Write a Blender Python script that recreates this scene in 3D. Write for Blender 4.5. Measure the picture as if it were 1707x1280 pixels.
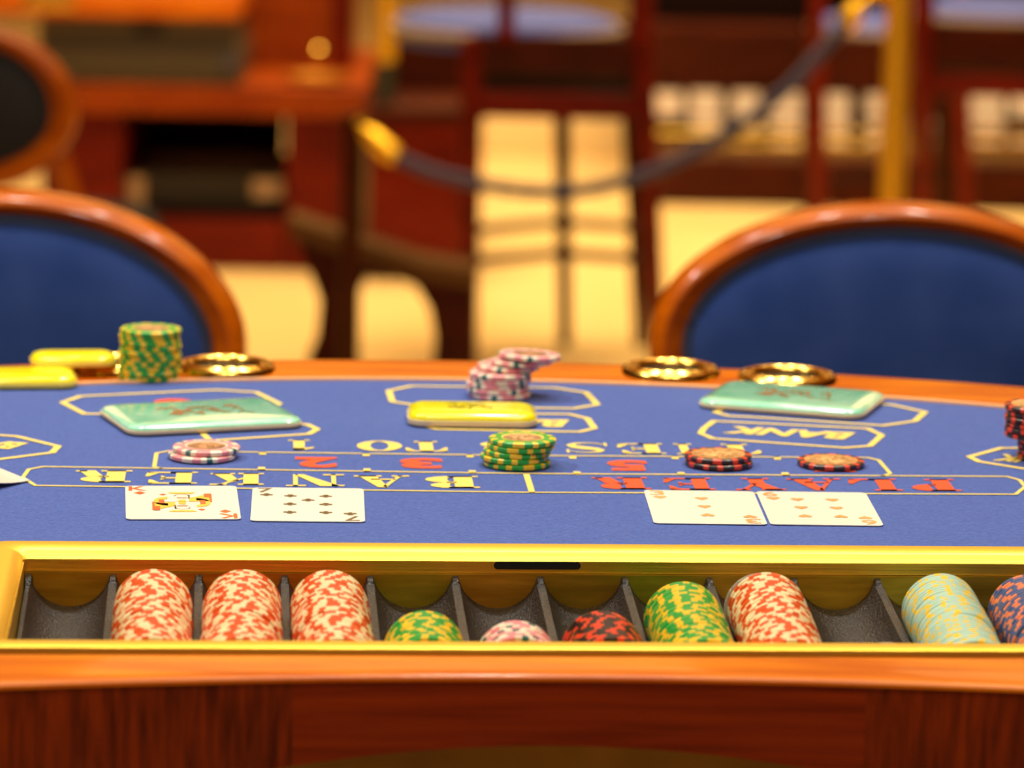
import bpy, bmesh, random
import numpy as np
from math import *
from mathutils import Vector, Matrix
from mathutils.geometry import tessellate_polygon
random.seed(7)
for o in list(bpy.data.objects): bpy.data.objects.remove(o)
SC = bpy.context.scene
COL = SC.collection

# ------------------------------------------------------------ camera, world, lights, exposure
FPX = 6890.0; PITCH = radians(10.4); ROLL = radians(1.2); CH = 1.268; TZ = 0.78
ca, sa = cos(pi/2-PITCH), sin(pi/2-PITCH); cr, sr = cos(ROLL), sin(ROLL)
CR = np.array([[1,0,0],[0,ca,-sa],[0,sa,ca]]) @ np.array([[cr,-sr,0],[sr,cr,0],[0,0,1]])
cam = bpy.data.cameras.new('camera'); co = bpy.data.objects.new('camera', cam); COL.objects.link(co)
M = Matrix([[*CR[i], 0] for i in range(3)] + [[0,0,0,1]]); M.translation = (0,0,CH)
co.matrix_world = M
cam.sensor_width = 36; cam.lens = 36*FPX/1707; cam.clip_start = .05; cam.clip_end = 60
cam.dof.use_dof = True; cam.dof.focus_distance = 2.26; cam.dof.aperture_fstop = cam.lens/18.0
SC.camera = co
SC.view_settings.view_transform = 'Standard'; SC.view_settings.look = 'None'
SC.view_settings.exposure = 0.0; SC.view_settings.gamma = 1; SC.view_settings.use_curve_mapping = False
W = bpy.data.worlds.new('world'); SC.world = W; W.use_nodes = True
W.node_tree.nodes['Background'].inputs[0].default_value = (1,.72,.4,1)
W.node_tree.nodes['Background'].inputs[1].default_value = 0.06
def area(name, loc, to, sx, sy, power, col, spread=120):
    l = bpy.data.lights.new(name, 'AREA'); l.shape = 'RECTANGLE'; l.size = sx; l.size_y = sy
    l.energy = power; l.color = col; l.spread = radians(spread)
    o = bpy.data.objects.new(name, l); COL.objects.link(o); o.location = loc
    o.rotation_euler = (Vector(to)-Vector(loc)).to_track_quat('-Z','Y').to_euler(); return o
def spot(x, y, z, p, tx=0, ty=2.4, rad=.055, c=(1,.93,.77), cone=125):
    l = bpy.data.lights.new('table_downlight', 'SPOT'); l.energy = p; l.color = c; l.shadow_soft_size = rad
    l.spot_size = radians(cone); l.spot_blend = .5
    o = bpy.data.objects.new('table_downlight', l); COL.objects.link(o); o.location = (x,y,z)
    o.rotation_euler = (Vector((tx,ty,.7))-Vector((x,y,z))).to_track_quat('-Z','Y').to_euler()
spot(-1.35,2.55,2.45,85)
for x, y in ((-.55,3.1),(.05,3.25),(.6,3.1)): spot(x, y, 2.75, 58)
for x, y in ((-.25,1.45),(.4,1.5)): spot(x, y, 2.7, 46)
area('hall_light_middle', (.3,5.0,3.1), (.1,5.6,0), 1.6, 1.2, 16, (1,.78,.44))
area('hall_light_far', (.4,7.8,3.1), (.3,8.0,0), 3.2, 2.2, 84, (1,.74,.36), 85)
area('added_rear_light', (.5,9.3,3.1), (.4,10.2,0), 1.6,1.0, 34, (1,.75,.42), 90)  # light added to brighten the stone plinth and far counter
def bulb(x, y, z, p, r=.035, c=(1,.83,.52)):
    l = bpy.data.lights.new('ceiling_bulb', 'POINT'); l.energy = p; l.color = c; l.shadow_soft_size = r
    o = bpy.data.objects.new('ceiling_bulb', l); COL.objects.link(o); o.location = (x,y,z)
for x, y in ((-1.1,4.0),(-.75,4.3),(-.4,4.0),(.05,4.2),(.5,4.0),(.85,4.3),(1.3,4.05),(-.7,1.1),(.1,.9),(.9,1.2)):
    bulb(x, y, 2.9, 4, .03)

# ------------------------------------------------------------ pixel rays of the survey, used to place things on real planes
def ray(x, y): return CR @ np.array([(x-853.5)/FPX, -(y-640)/FPX, -1.0])
def P(x, y, z=0.0):            # point at height TZ+z
    d = ray(x, y); t = (TZ+z-CH)/d[2]; return Vector((d[0]*t, d[1]*t, TZ+z))
def Q(x, y, Y):                # point at distance Y
    d = ray(x, y); t = Y/d[1]; return Vector((d[0]*t, Y, CH+d[2]*t))

# ------------------------------------------------------------ materials
MATS = {}
def mat(name, col, rough=.5, metal=0, coat=0, spec=.5, emit=None, sheen=0, col2=None, noise=None, bump=0, ramp=(.35,.65), det=4, coatr=.05, aniso=0, stint=(1,1,1), srough=.5):
    if name in MATS: return MATS[name]
    m = bpy.data.materials.new(name); m.use_nodes = True; nt = m.node_tree; b = nt.nodes['Principled BSDF']
    b.inputs['Base Color'].default_value = (*col,1); b.inputs['Roughness'].default_value = rough
    b.inputs['Metallic'].default_value = metal; b.inputs['Coat Weight'].default_value = coat
    b.inputs['Coat Roughness'].default_value = coatr
    b.inputs['Specular IOR Level'].default_value = spec; b.inputs['Sheen Weight'].default_value = sheen
    b.inputs['Sheen Roughness'].default_value = srough; b.inputs['Sheen Tint'].default_value = (*stint,1)
    if emit: b.inputs['Emission Color'].default_value = (*emit[0],1); b.inputs['Emission Strength'].default_value = emit[1]
    if noise:
        tc = nt.nodes.new('ShaderNodeTexCoord'); mp = nt.nodes.new('ShaderNodeMapping'); nz = nt.nodes.new('ShaderNodeTexNoise')
        mp.inputs['Scale'].default_value = noise; nz.inputs['Scale'].default_value = 1; nz.inputs['Detail'].default_value = det
        nt.links.new(tc.outputs['Object'], mp.inputs[0]); nt.links.new(mp.outputs[0], nz.inputs[0])
        if col2:
            r = nt.nodes.new('ShaderNodeValToRGB'); r.color_ramp.elements[0].position = ramp[0]; r.color_ramp.elements[1].position = ramp[1]
            r.color_ramp.elements[0].color = (*col,1); r.color_ramp.elements[1].color = (*col2,1)
            nt.links.new(nz.outputs[0], r.inputs[0]); nt.links.new(r.outputs[0], b.inputs['Base Color'])
        if bump:
            bp = nt.nodes.new('ShaderNodeBump'); bp.inputs['Strength'].default_value = bump; bp.inputs['Distance'].default_value = .001
            nt.links.new(nz.outputs[0], bp.inputs['Height']); nt.links.new(bp.outputs[0], b.inputs['Normal'])
    MATS[name] = m; return m
def clearm(name, col, rough):
    m = bpy.data.materials.new(name); m.use_nodes = True; b = m.node_tree.nodes['Principled BSDF']
    b.inputs['Base Color'].default_value = (*col,1); b.inputs['Roughness'].default_value = rough
    b.inputs['Transmission Weight'].default_value = .75; MATS[name] = m; return m

felt_m = mat('felt_blue', (.052,.098,.40), .95, sheen=.8, stint=(.6,.72,1), srough=.4, col2=(.086,.155,.53), noise=(520,520,520), bump=.8, ramp=(.3,.7), spec=.08)
line_m = mat('print_yellow', (.80,.62,.14), .8, spec=.2, sheen=.1)
red_m = mat('print_red', (.72,.085,.02), .8, spec=.2, sheen=.1)
rail_m = mat('varnished_rail', (.50,.090,.001), .3, coat=.22, spec=.25, coatr=.04, col2=(.72,.19,.002), noise=(9,60,60), det=6)
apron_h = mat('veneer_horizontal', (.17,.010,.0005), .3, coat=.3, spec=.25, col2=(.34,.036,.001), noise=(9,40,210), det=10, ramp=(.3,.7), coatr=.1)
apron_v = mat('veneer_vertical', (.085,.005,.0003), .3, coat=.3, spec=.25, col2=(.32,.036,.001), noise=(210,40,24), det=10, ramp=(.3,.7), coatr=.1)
brass = mat('brushed_brass', (1,.66,.09), .42, 1, noise=(14,500,500), bump=.25, det=3)
brass_p = mat('polished_brass', (1,.66,.13), .20, 1)
brass_d = mat('brass_plate', (.62,.38,.035), .42, 1, col2=(.92,.62,.07), noise=(18,300,120), bump=.3, det=4)
blk = mat('slot_black', (.004,.004,.004), .7)
tray_m = mat('speckled_tray', (.006,.006,.008), .38, noise=(650,650,650), bump=1.4, col2=(.035,.03,.022), ramp=(.5,.75), det=3, spec=.45)
card_m = mat('card_white', (.93,.92,.80), .30, coat=.6, coatr=.15)
ink_r = mat('card_red', (.78,.10,.015), .35, coat=.6, coatr=.15)
ink_k = mat('card_black', (.09,.055,.03), .35, coat=.6, coatr=.15)
ink_y = mat('card_yellow', (.85,.60,.06), .35, coat=.6, coatr=.15)
ink_h = mat('card_heart_glare', (.85,.42,.14), .35, coat=.6, coatr=.12)  # heart ink paled to orange to imitate glare on these cards
body_m = mat('under_table', (.022,.010,.001), .5, spec=.2, col2=(.04,.019,.002), noise=(12,12,12))
chair_w = mat('chair_wood', (.34,.062,.001), .25, coat=.3, coatr=.08, spec=.2, col2=(.50,.11,.001), noise=(10,10,40))
chair_f = mat('chair_fabric', (.013,.034,.145), .9, sheen=.06, stint=(.4,.5,1), col2=(.023,.048,.18), noise=(14,14,14), spec=.08)
pipe_f = mat('chair_piping', (.006,.016,.055), .8, sheen=.1)
dark_f = mat('dark_fabric', (.006,.007,.012), .9)
maho = mat('mahogany', (.085,.003,.0002), .4, spec=.15, col2=(.15,.008,.0004), noise=(6,6,30))
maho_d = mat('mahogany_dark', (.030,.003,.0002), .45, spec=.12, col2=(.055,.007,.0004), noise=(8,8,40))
maho_o = mat('mahogany_orange', (.20,.026,.0006), .35, spec=.2, col2=(.30,.05,.001), noise=(6,6,20))
olive = mat('machine_grey', (.055,.040,.018), .5)
seat_b = mat('seat_blue', (.05,.08,.38), .7, sheen=.1)
rope_m = mat('rope_navy', (.025,.025,.085), .8, sheen=.4)
tur = mat('plaque_turquoise', (.24,.76,.52), .14, coat=1, col2=(.42,.88,.66), noise=(70,70,70))
cream = mat('plaque_cream', (.80,.62,.36), .35)
yel = mat('plaque_yellow', (1,.88,.01), .18, coat=.5)
satin = mat('satin_brass', (1,.62,.05), .45, 1)

# ------------------------------------------------------------ mesh helpers
def link(name, bm, mats, parent=None, smooth=False, recalc=True):
    if recalc: bmesh.ops.recalc_face_normals(bm, faces=bm.faces)
    me = bpy.data.meshes.new(name); bm.to_mesh(me); bm.free()
    for m in (mats if isinstance(mats, (list,tuple)) else [mats]): me.materials.append(m)
    if smooth:
        for p in me.polygons: p.use_smooth = True
        me.set_sharp_from_angle(angle=radians(38))
    o = bpy.data.objects.new(name, me); COL.objects.link(o)
    if parent: o.parent = parent
    return o
def thing(name, label, cat, loc=(0,0,0), group=None, rz=0):
    o = bpy.data.objects.new(name, None); COL.objects.link(o); o.location = loc; o.rotation_euler.z = rz
    o.empty_display_size = .05
    o['label'] = label; o['category'] = cat
    if group: o['group'] = group
    bpy.context.view_layer.update(); return o
def tag(o, label, cat, group=None):
    o['label'] = label; o['category'] = cat
    if group: o['group'] = group
    return o
def loc_of(root):      # geometry is given in world space, stored relative to its root
    m = Matrix.Rotation(root.rotation_euler.z, 4, 'Z'); m.translation = root.location; return m.inverted()
def rel(bm, root): bm.transform(loc_of(root)); return bm
def box(bm, a, b, bev=0):
    c = [(a[i]+b[i])/2 for i in range(3)]; s = [abs(b[i]-a[i]) for i in range(3)]
    r = bmesh.ops.create_cube(bm, size=1, matrix=Matrix.Translation(c) @ Matrix.Diagonal((*s,1)))
    if bev:
        es = list({e for v in r['verts'] for e in v.link_edges})
        bmesh.ops.bevel(bm, geom=es, offset=bev, segments=2, affect='EDGES', profile=.5)
def prism(bm, outer, holes, z0, z1, top_mat=0):
    loops = [outer]+list(holes); pts = [p for l in loops for p in l]
    tris = tessellate_polygon([[Vector((p[0],p[1],0)) for p in l] for l in loops])
    vt = [bm.verts.new((p[0],p[1], z1(p) if callable(z1) else z1)) for p in pts]
    vb = [bm.verts.new((p[0],p[1], z0(p) if callable(z0) else z0)) for p in pts]
    for t in tris:
        try: bm.faces.new([vt[i] for i in t]); bm.faces.new([vb[i] for i in reversed(t)])
        except ValueError: pass
    k = 0
    for l in loops:
        n = len(l)
        for i in range(n):
            a, b = k+i, k+(i+1)%n; bm.faces.new((vt[a],vb[a],vb[b],vt[b]))
        k += n
def lathe(bm, prof, seg=48, mt=None, sx=1, sy=1):
    rings = []
    for r, z in prof:
        rings.append([bm.verts.new((r*cos(2*pi*i/seg)*sx, r*sin(2*pi*i/seg)*sy, z)) for i in range(seg)] if r > 1e-6 else [bm.verts.new((0,0,z))])
    for k in range(len(rings)-1):
        A, B = rings[k], rings[k+1]
        for i in range(seg):
            j = (i+1)%seg
            if len(A)==1 and len(B)==1: continue
            if len(A)==1: f = bm.faces.new((A[0],B[j],B[i]))
            elif len(B)==1: f = bm.faces.new((A[i],A[j],B[0]))
            else: f = bm.faces.new((A[i],A[j],B[j],B[i]))
            if mt: f.material_index = mt(k, i)
def tube(bm, pts, r, seg=12, cap=True):
    pts = [Vector(p) for p in pts]; rings = []
    for i, p in enumerate(pts):
        d = (pts[min(i+1,len(pts)-1)]-pts[max(i-1,0)]).normalized()
        up = Vector((0,0,1)) if abs(d.z) < .9 else Vector((0,1,0))
        s = d.cross(up).normalized(); t = s.cross(d); rr = r[i] if isinstance(r,(list,tuple)) else r
        rings.append([bm.verts.new(p+(s*cos(2*pi*k/seg)+t*sin(2*pi*k/seg))*rr) for k in range(seg)])
    for a, b in zip(rings, rings[1:]):
        for k in range(seg): bm.faces.new((a[k],a[(k+1)%seg],b[(k+1)%seg],b[k]))
    if cap: bm.faces.new(rings[0][::-1]); bm.faces.new(rings[-1])
def rrect(w, h, r, n=6):
    out = []
    for cx, cy, a0 in ((w/2-r,h/2-r,0),(-w/2+r,h/2-r,90),(-w/2+r,-h/2+r,180),(w/2-r,-h/2+r,270)):
        for k in range(n+1):
            a = radians(a0+90*k/n); out.append((cx+r*cos(a), cy+r*sin(a)))
    return out
def stack_loops(bm, loops, cap0=True, cap1=True, mi=None):
    V = [[bm.verts.new(p) for p in l] for l in loops]
    for k in range(len(V)-1):
        n = len(V[k])
        for i in range(n):
            f = bm.faces.new((V[k][i],V[k][(i+1)%n],V[k+1][(i+1)%n],V[k+1][i]))
            if mi: f.material_index = mi[k]
    if cap0: bm.faces.new(V[0][::-1])
    if cap1: bm.faces.new(V[-1])

# ------------------------------------------------------------ room
def structure(name, bm, m):
    o = link(name, bm, m); o['kind'] = 'structure'; return o
floor_m = mat('floor_stone', (.74,.50,.20), .30, col2=(.84,.60,.27), noise=(2.2,1.2,1), det=5)
carpet_m = mat('carpet_brown', (.16,.06,.022), .95, col2=(.24,.10,.035), noise=(6,6,6))
wall_m = mat('wall_panel_dark', (.022,.002,.0006), .6, spec=.1, col2=(.035,.004,.001), noise=(3,3,1))
ceil_m = mat('ceiling_warm', (.60,.33,.10), .8)
bm = bmesh.new(); box(bm, (-5,-1.2,-.1), (6,15,0)); structure('floor', bm, floor_m)
bm = bmesh.new(); box(bm, (-5,-1.2,3.3), (6,15,3.4)); structure('ceiling', bm, ceil_m)
bm = bmesh.new(); box(bm, (-5,15,-.1), (6,15.1,3.4)); structure('wall_back', bm, wall_m)
glow_m = mat('added_ceiling_glow', (.8,.6,.35), .6, emit=((1,.66,.24),1.8)); kk = 0
for cy in (11.0,13.2):  # glowing panels added out of view for reflections on brass, rail and cards
    for cx in (-2.6,-.3,2.0,4.3):
        bm = bmesh.new(); box(bm, (cx-.85,cy-.8,3.275),(cx+.85,cy+.8,3.298), .004); o = link('added_glow_panel', bm, glow_m)
        row = 'nearer' if cy < 12 else 'farther'; pos = ('far left','left of centre','right of centre','far right')[kk%4]; kk += 1
        tag(o, f'added unseen glow panel on the ceiling, {pos} in the {row} row', 'added glow panel', 'added glow panels on the ceiling')
bm = bmesh.new(); box(bm, (-5.1,-1.2,-.1), (-5,15.1,3.4)); structure('wall_left', bm, wall_m)
bm = bmesh.new(); box(bm, (6,-1.2,-.1), (6.1,15.1,3.4)); structure('wall_right', bm, wall_m)
bm = bmesh.new(); box(bm, (-5.1,-1.3,-.1), (6.1,-1.2,3.4)); structure('wall_front', bm, mat('wall_front_panel', (.20,.06,.02), .5))

# ------------------------------------------------------------ gaming table
TA = radians(4.0)
O2 = P(38,922); O2 = Vector((O2.x,O2.y))
U = Vector((cos(TA),sin(TA))); V = Vector((sin(TA),-cos(TA)))
def TR(u, v): p = O2+U*u+V*v; return p       # tray / dealer-side frame
def front_y(x): return 1.896+.075*x-x*x/3.1
def outline(a, b, off, n=72, w=.80):
    """D-shaped outline: far half ellipse, dealer side concave arc pulled back by off"""
    pts = []
    for i in range(n+1):
        t = pi*i/n; pts.append((a*cos(t), 1.816+b*sin(t)))
    return pts
OUT = outline(.99,.930,0)
nf = 60
front = [(-.86+1.72*i/nf, front_y(-.86+1.72*i/nf)) for i in range(nf+1)]
OUT = OUT + [(-.985,1.72),(-.955,1.665)] + front + [(.955,front_y(.9)),(.985,1.74)]
FR_V = .2185
INN = outline(.88,.850,0)
INN = [p for p in INN if (Vector(p)-O2).dot(V) < FR_V-.002]
lft = INN[-1]; rgt = INN[0]
def on_front(x):    # point on the wood/felt seam with given x
    u = (x-O2.x-V.x*FR_V)/U.x; p = TR(u,FR_V); return (p.x,p.y)
INN = INN + [on_front(lft[0]+.02)] + [tuple(TR(-.60,FR_V)), tuple(TR(-.0235,FR_V)), tuple(TR(.657,FR_V)), tuple(TR(1.1,FR_V))] + [on_front(rgt[0]-.02)]
INN = [p for k, p in enumerate(INN) if k < len(INN)-2 or True]
table = thing('gaming_table', 'blue felt card table with varnished orange wooden rail in the foreground', 'table', (0,2.2,0))
def inset(loop, d):
    out = []; n = len(loop)
    for i in range(n):
        a, b, c = Vector(loop[i-1]), Vector(loop[i]), Vector(loop[(i+1)%n])
        t = (c-a).normalized(); out.append((b.x-t.y*d, b.y+t.x*d))
    return out
# rail: rounded outer edge
bm = bmesh.new()
prof = [(.012,-.022),(.005,-.022),(.004,-.0031),(0,-.0030),(0,-.0020),(.0008,-.0008),(.0024,-.0002),(.012,0)]
rings = [[(*p, TZ+z) for p in (inset(OUT,d) if d else OUT)] for d, z in prof]
stack_loops(bm, rings, False, False)
top = inset(OUT,.012); pts = top+INN
def ringcap(z):
    tr = tessellate_polygon([[Vector((*p,0)) for p in top],[Vector((*p,0)) for p in INN]])
    vs = [bm.verts.new((*p,z)) for p in pts]
    for t in tr:
        try: bm.faces.new([vs[i] for i in t])
        except ValueError: pass
ringcap(TZ); ringcap(TZ-.022)
n = len(INN)
for i in range(n):
    a, b = INN[i], INN[(i+1)%n]
    bm.faces.new([bm.verts.new((*a,TZ)), bm.verts.new((*a,TZ-.022)), bm.verts.new((*b,TZ-.022)), bm.verts.new((*b,TZ))])
bmesh.ops.remove_doubles(bm, verts=bm.verts, dist=1e-5)
rail = link('wooden_rail', rel(bm,table), rail_m, table, smooth=True)
# apron with arched lower edge, three veneer panels on the dealer side
def zb(x): return TZ-min(.13, .0345+.62*(x-.022)**2)
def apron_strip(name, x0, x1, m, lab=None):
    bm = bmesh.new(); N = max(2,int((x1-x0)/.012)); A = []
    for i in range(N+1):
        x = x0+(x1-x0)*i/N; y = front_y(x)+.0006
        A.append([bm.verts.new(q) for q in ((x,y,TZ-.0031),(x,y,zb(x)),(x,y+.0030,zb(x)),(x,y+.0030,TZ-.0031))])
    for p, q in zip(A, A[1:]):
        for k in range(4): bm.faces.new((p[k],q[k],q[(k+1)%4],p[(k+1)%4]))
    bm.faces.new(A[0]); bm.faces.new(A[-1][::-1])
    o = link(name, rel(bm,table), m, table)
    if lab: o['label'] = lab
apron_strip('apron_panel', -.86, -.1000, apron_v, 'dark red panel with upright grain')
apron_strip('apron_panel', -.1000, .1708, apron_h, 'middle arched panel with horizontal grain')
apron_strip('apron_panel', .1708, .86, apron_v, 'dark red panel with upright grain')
bm = bmesh.new()
body = [(.80*cos(pi*i/40), 1.86+.80*sin(pi*i/40)) for i in range(41)]+[(-.8,1.93),(.8,1.96)]
body = [(.80*cos(pi*i/40), 1.99+.66*sin(pi*i/40)) for i in range(41)]
prism(bm, body, [], TZ-.34, TZ-.092)
link('table_body', rel(bm,table), body_m, table)
bm = bmesh.new(); A = []
for i in range(31):
    x = -.45+.9*i/30; y = front_y(x)+.018
    A.append([bm.verts.new(q) for q in ((x,y,TZ-.024),(x,y,TZ-.34),(x,y+.006,TZ-.34),(x,y+.006,TZ-.024))])
for p, q in zip(A, A[1:]):
    for k in range(4): bm.faces.new((p[k],q[k],q[(k+1)%4],p[(k+1)%4]))
bm.faces.new(A[0]); bm.faces.new(A[-1][::-1])
link('kick_panel', rel(bm,table), mat('kick_brown', (.26,.13,.012), .45, spec=.3, col2=(.40,.22,.03), noise=(14,14,14)), table)
bm = bmesh.new(); box(bm, (-.30,2.1,.03), (.30,2.5,TZ-.33), .02); box(bm, (-.42,2.0,0), (.42,2.6,.05), .01)
link('pedestal', rel(bm,table), maho_d, table)
# felt with the opening for the float tray
bm = bmesh.new()
notch = [tuple(TR(u,v)) for u, v in ((-.0235,FR_V),(-.0235,-.0225),(.657,-.0225),(.657,FR_V))]
k0 = min(range(len(INN)), key=lambda k: (Vector(INN[k])-TR(-.0235,FR_V)).length)
prism(bm, [tuple(Vector(p)) for p in INN[:k0]+notch+INN[k0+2:]], [], TZ-.02, TZ)
felt = link('felt', rel(bm,table), felt_m, table)
# thin pale trim between felt and rail on the players' side
ar = [p for p in outline(.88,.850,0) if p[1] > 2.0]
bm = bmesh.new(); tube(bm, [(x*1.001,(y-1.816)*1.001+1.816,TZ+.0004) for x,y in ar], .0018, 8)
link('edge_trim', rel(bm,table), mat('trim_tan',(.75,.38,.16),.4), table)

# printed layout -----------------------------------------------------------
EL = radians(3.3); LX = Vector((cos(EL),sin(EL))); LY = Vector((sin(EL),-cos(EL)))
PZ = TZ+.0004
def flat(bm, pts, z=PZ):
    vs = [bm.verts.new((p[0],p[1],z)) for p in pts]
    if len(vs) < 5: 
        try: bm.faces.new(vs)
        except ValueError: pass
    else:
        for t in tessellate_polygon([[Vector((p[0],p[1],0)) for p in pts]]):
            try: bm.faces.new([vs[i] for i in t])
            except ValueError: pass
def stroke(bm, pts, w, closed=False, z=PZ):
    pts = [Vector(p[:2]) for p in pts]; n = len(pts); L = []; Rr = []
    for i in range(n):
        a = pts[i-1] if (i or closed) else None; c = pts[(i+1)%n] if (i < n-1 or closed) else None; b = pts[i]
        d1 = (b-a).normalized() if a is not None else None; d2 = (c-b).normalized() if c is not None else None
        d = ((d1 or d2)+(d2 or d1)).normalized(); nn = Vector((-d.y,d.x))
        k = w/2/max(.5, nn.dot(Vector((-(d2 or d1).y,(d2 or d1).x))))
        L.append(b+nn*k); Rr.append(b-nn*k)
    for i in range(n if closed else n-1):
        j = (i+1)%n; flat(bm, (L[i],L[j],Rr[j],Rr[i]), z)
def pxs(l): return [P(x,y) for x,y in l]
class PR:      # printed piece = child of the felt
    def __enter__(s): s.bm = bmesh.new(); return s.bm
    def __init__(s, name, m, lab=None): s.n = name; s.m = m; s.lab = lab
    def __exit__(s, *a):
        for f in s.bm.faces:
            f.normal_update()
            if f.normal.z < 0: f.normal_flip()
        o = link(s.n, rel(s.bm,table), s.m, felt, recalc=False)
        if s.lab: o['label'] = s.lab
LW = .0024
with PR('printed_line', line_m, 'yellow outline of the banker and player row') as b:
    stroke(b, pxs([(72,778.5),(870,790),(1678,795),(1700,801),(1709,812),(1693,824.7),(885,821.5),(59,810),(38,796.5),(48,783)]), LW, True)
    stroke(b, pxs([(877,790),(887,822)]), .0036)
with PR('printed_line', line_m, 'yellow outline of the number row with tick marks') as b:
    stroke(b, pxs([(257,779),(261,756),(281,752.5),(870,760),(1446,763.5),(1465,768),(1484,790),(1470,794.5)]), LW)
    stroke(b, pxs([(257,779),(270,781.5)]), LW)
    for xt, yt, xb, yb in ((438,753.5,436,783),(610,756,612,785.5),(782.7,758,788,788.5),(953.8,760.5,963,790.5),(1124,761,1137,791.5),(1294,762,1311,792)):
        p = P(xt,yt); stroke(b, [p, p+LY.to_3d()*.009], .0042); q = P(xb,yb+1.5); stroke(b, [q, q-LY.to_3d()*.009], .0042)
BW = .0042
def betbox(l, lab, w=BW):
    with PR('betting_box', line_m, lab) as b: stroke(b, pxs(l), w, True)
betbox([(134,661),(361,650.5),(427,654.5),(466,673.5),(432,691),(141,690.5),(104,671.5)], 'long octagon under the left turquoise plaque')
betbox([(330,716),(470,707),(512,708),(529,716),(515,724),(350,735)], 'small box mostly under the left turquoise plaque')
betbox([(648,652),(686,644),(925,647),(977,655),(996,675),(956,681.5),(705,678),(654,670)], 'long octagon at the centre seat')
betbox([(700,698),(724,689),(892,690.5),(949,691),(979,698),(991,714.5),(966,720.5),(728,716),(703,711)], 'small box under the yellow plaque')
betbox([(1192,688),(1240,672),(1485,675),(1542,687.5),(1525,702.5),(1472,710),(1258,696),(1215,694)], 'long octagon under the right turquoise plaque')
betbox([(1190,702.5),(1446,715),(1470,726),(1450,744),(1406,747),(1188,731.5),(1168,723),(1174,714)], 'small box lettered BANK at the right seat')
betbox([(1616,762),(1669,747.5),(1770,747),(1830,760),(1800,782),(1707,782),(1632,770)], 'box at the right edge of the picture')
betbox([(-60,722),(28,728),(97,744.5),(87,755),(0,766),(-70,766),(-110,744)], 'box at the left edge of the picture')
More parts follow.
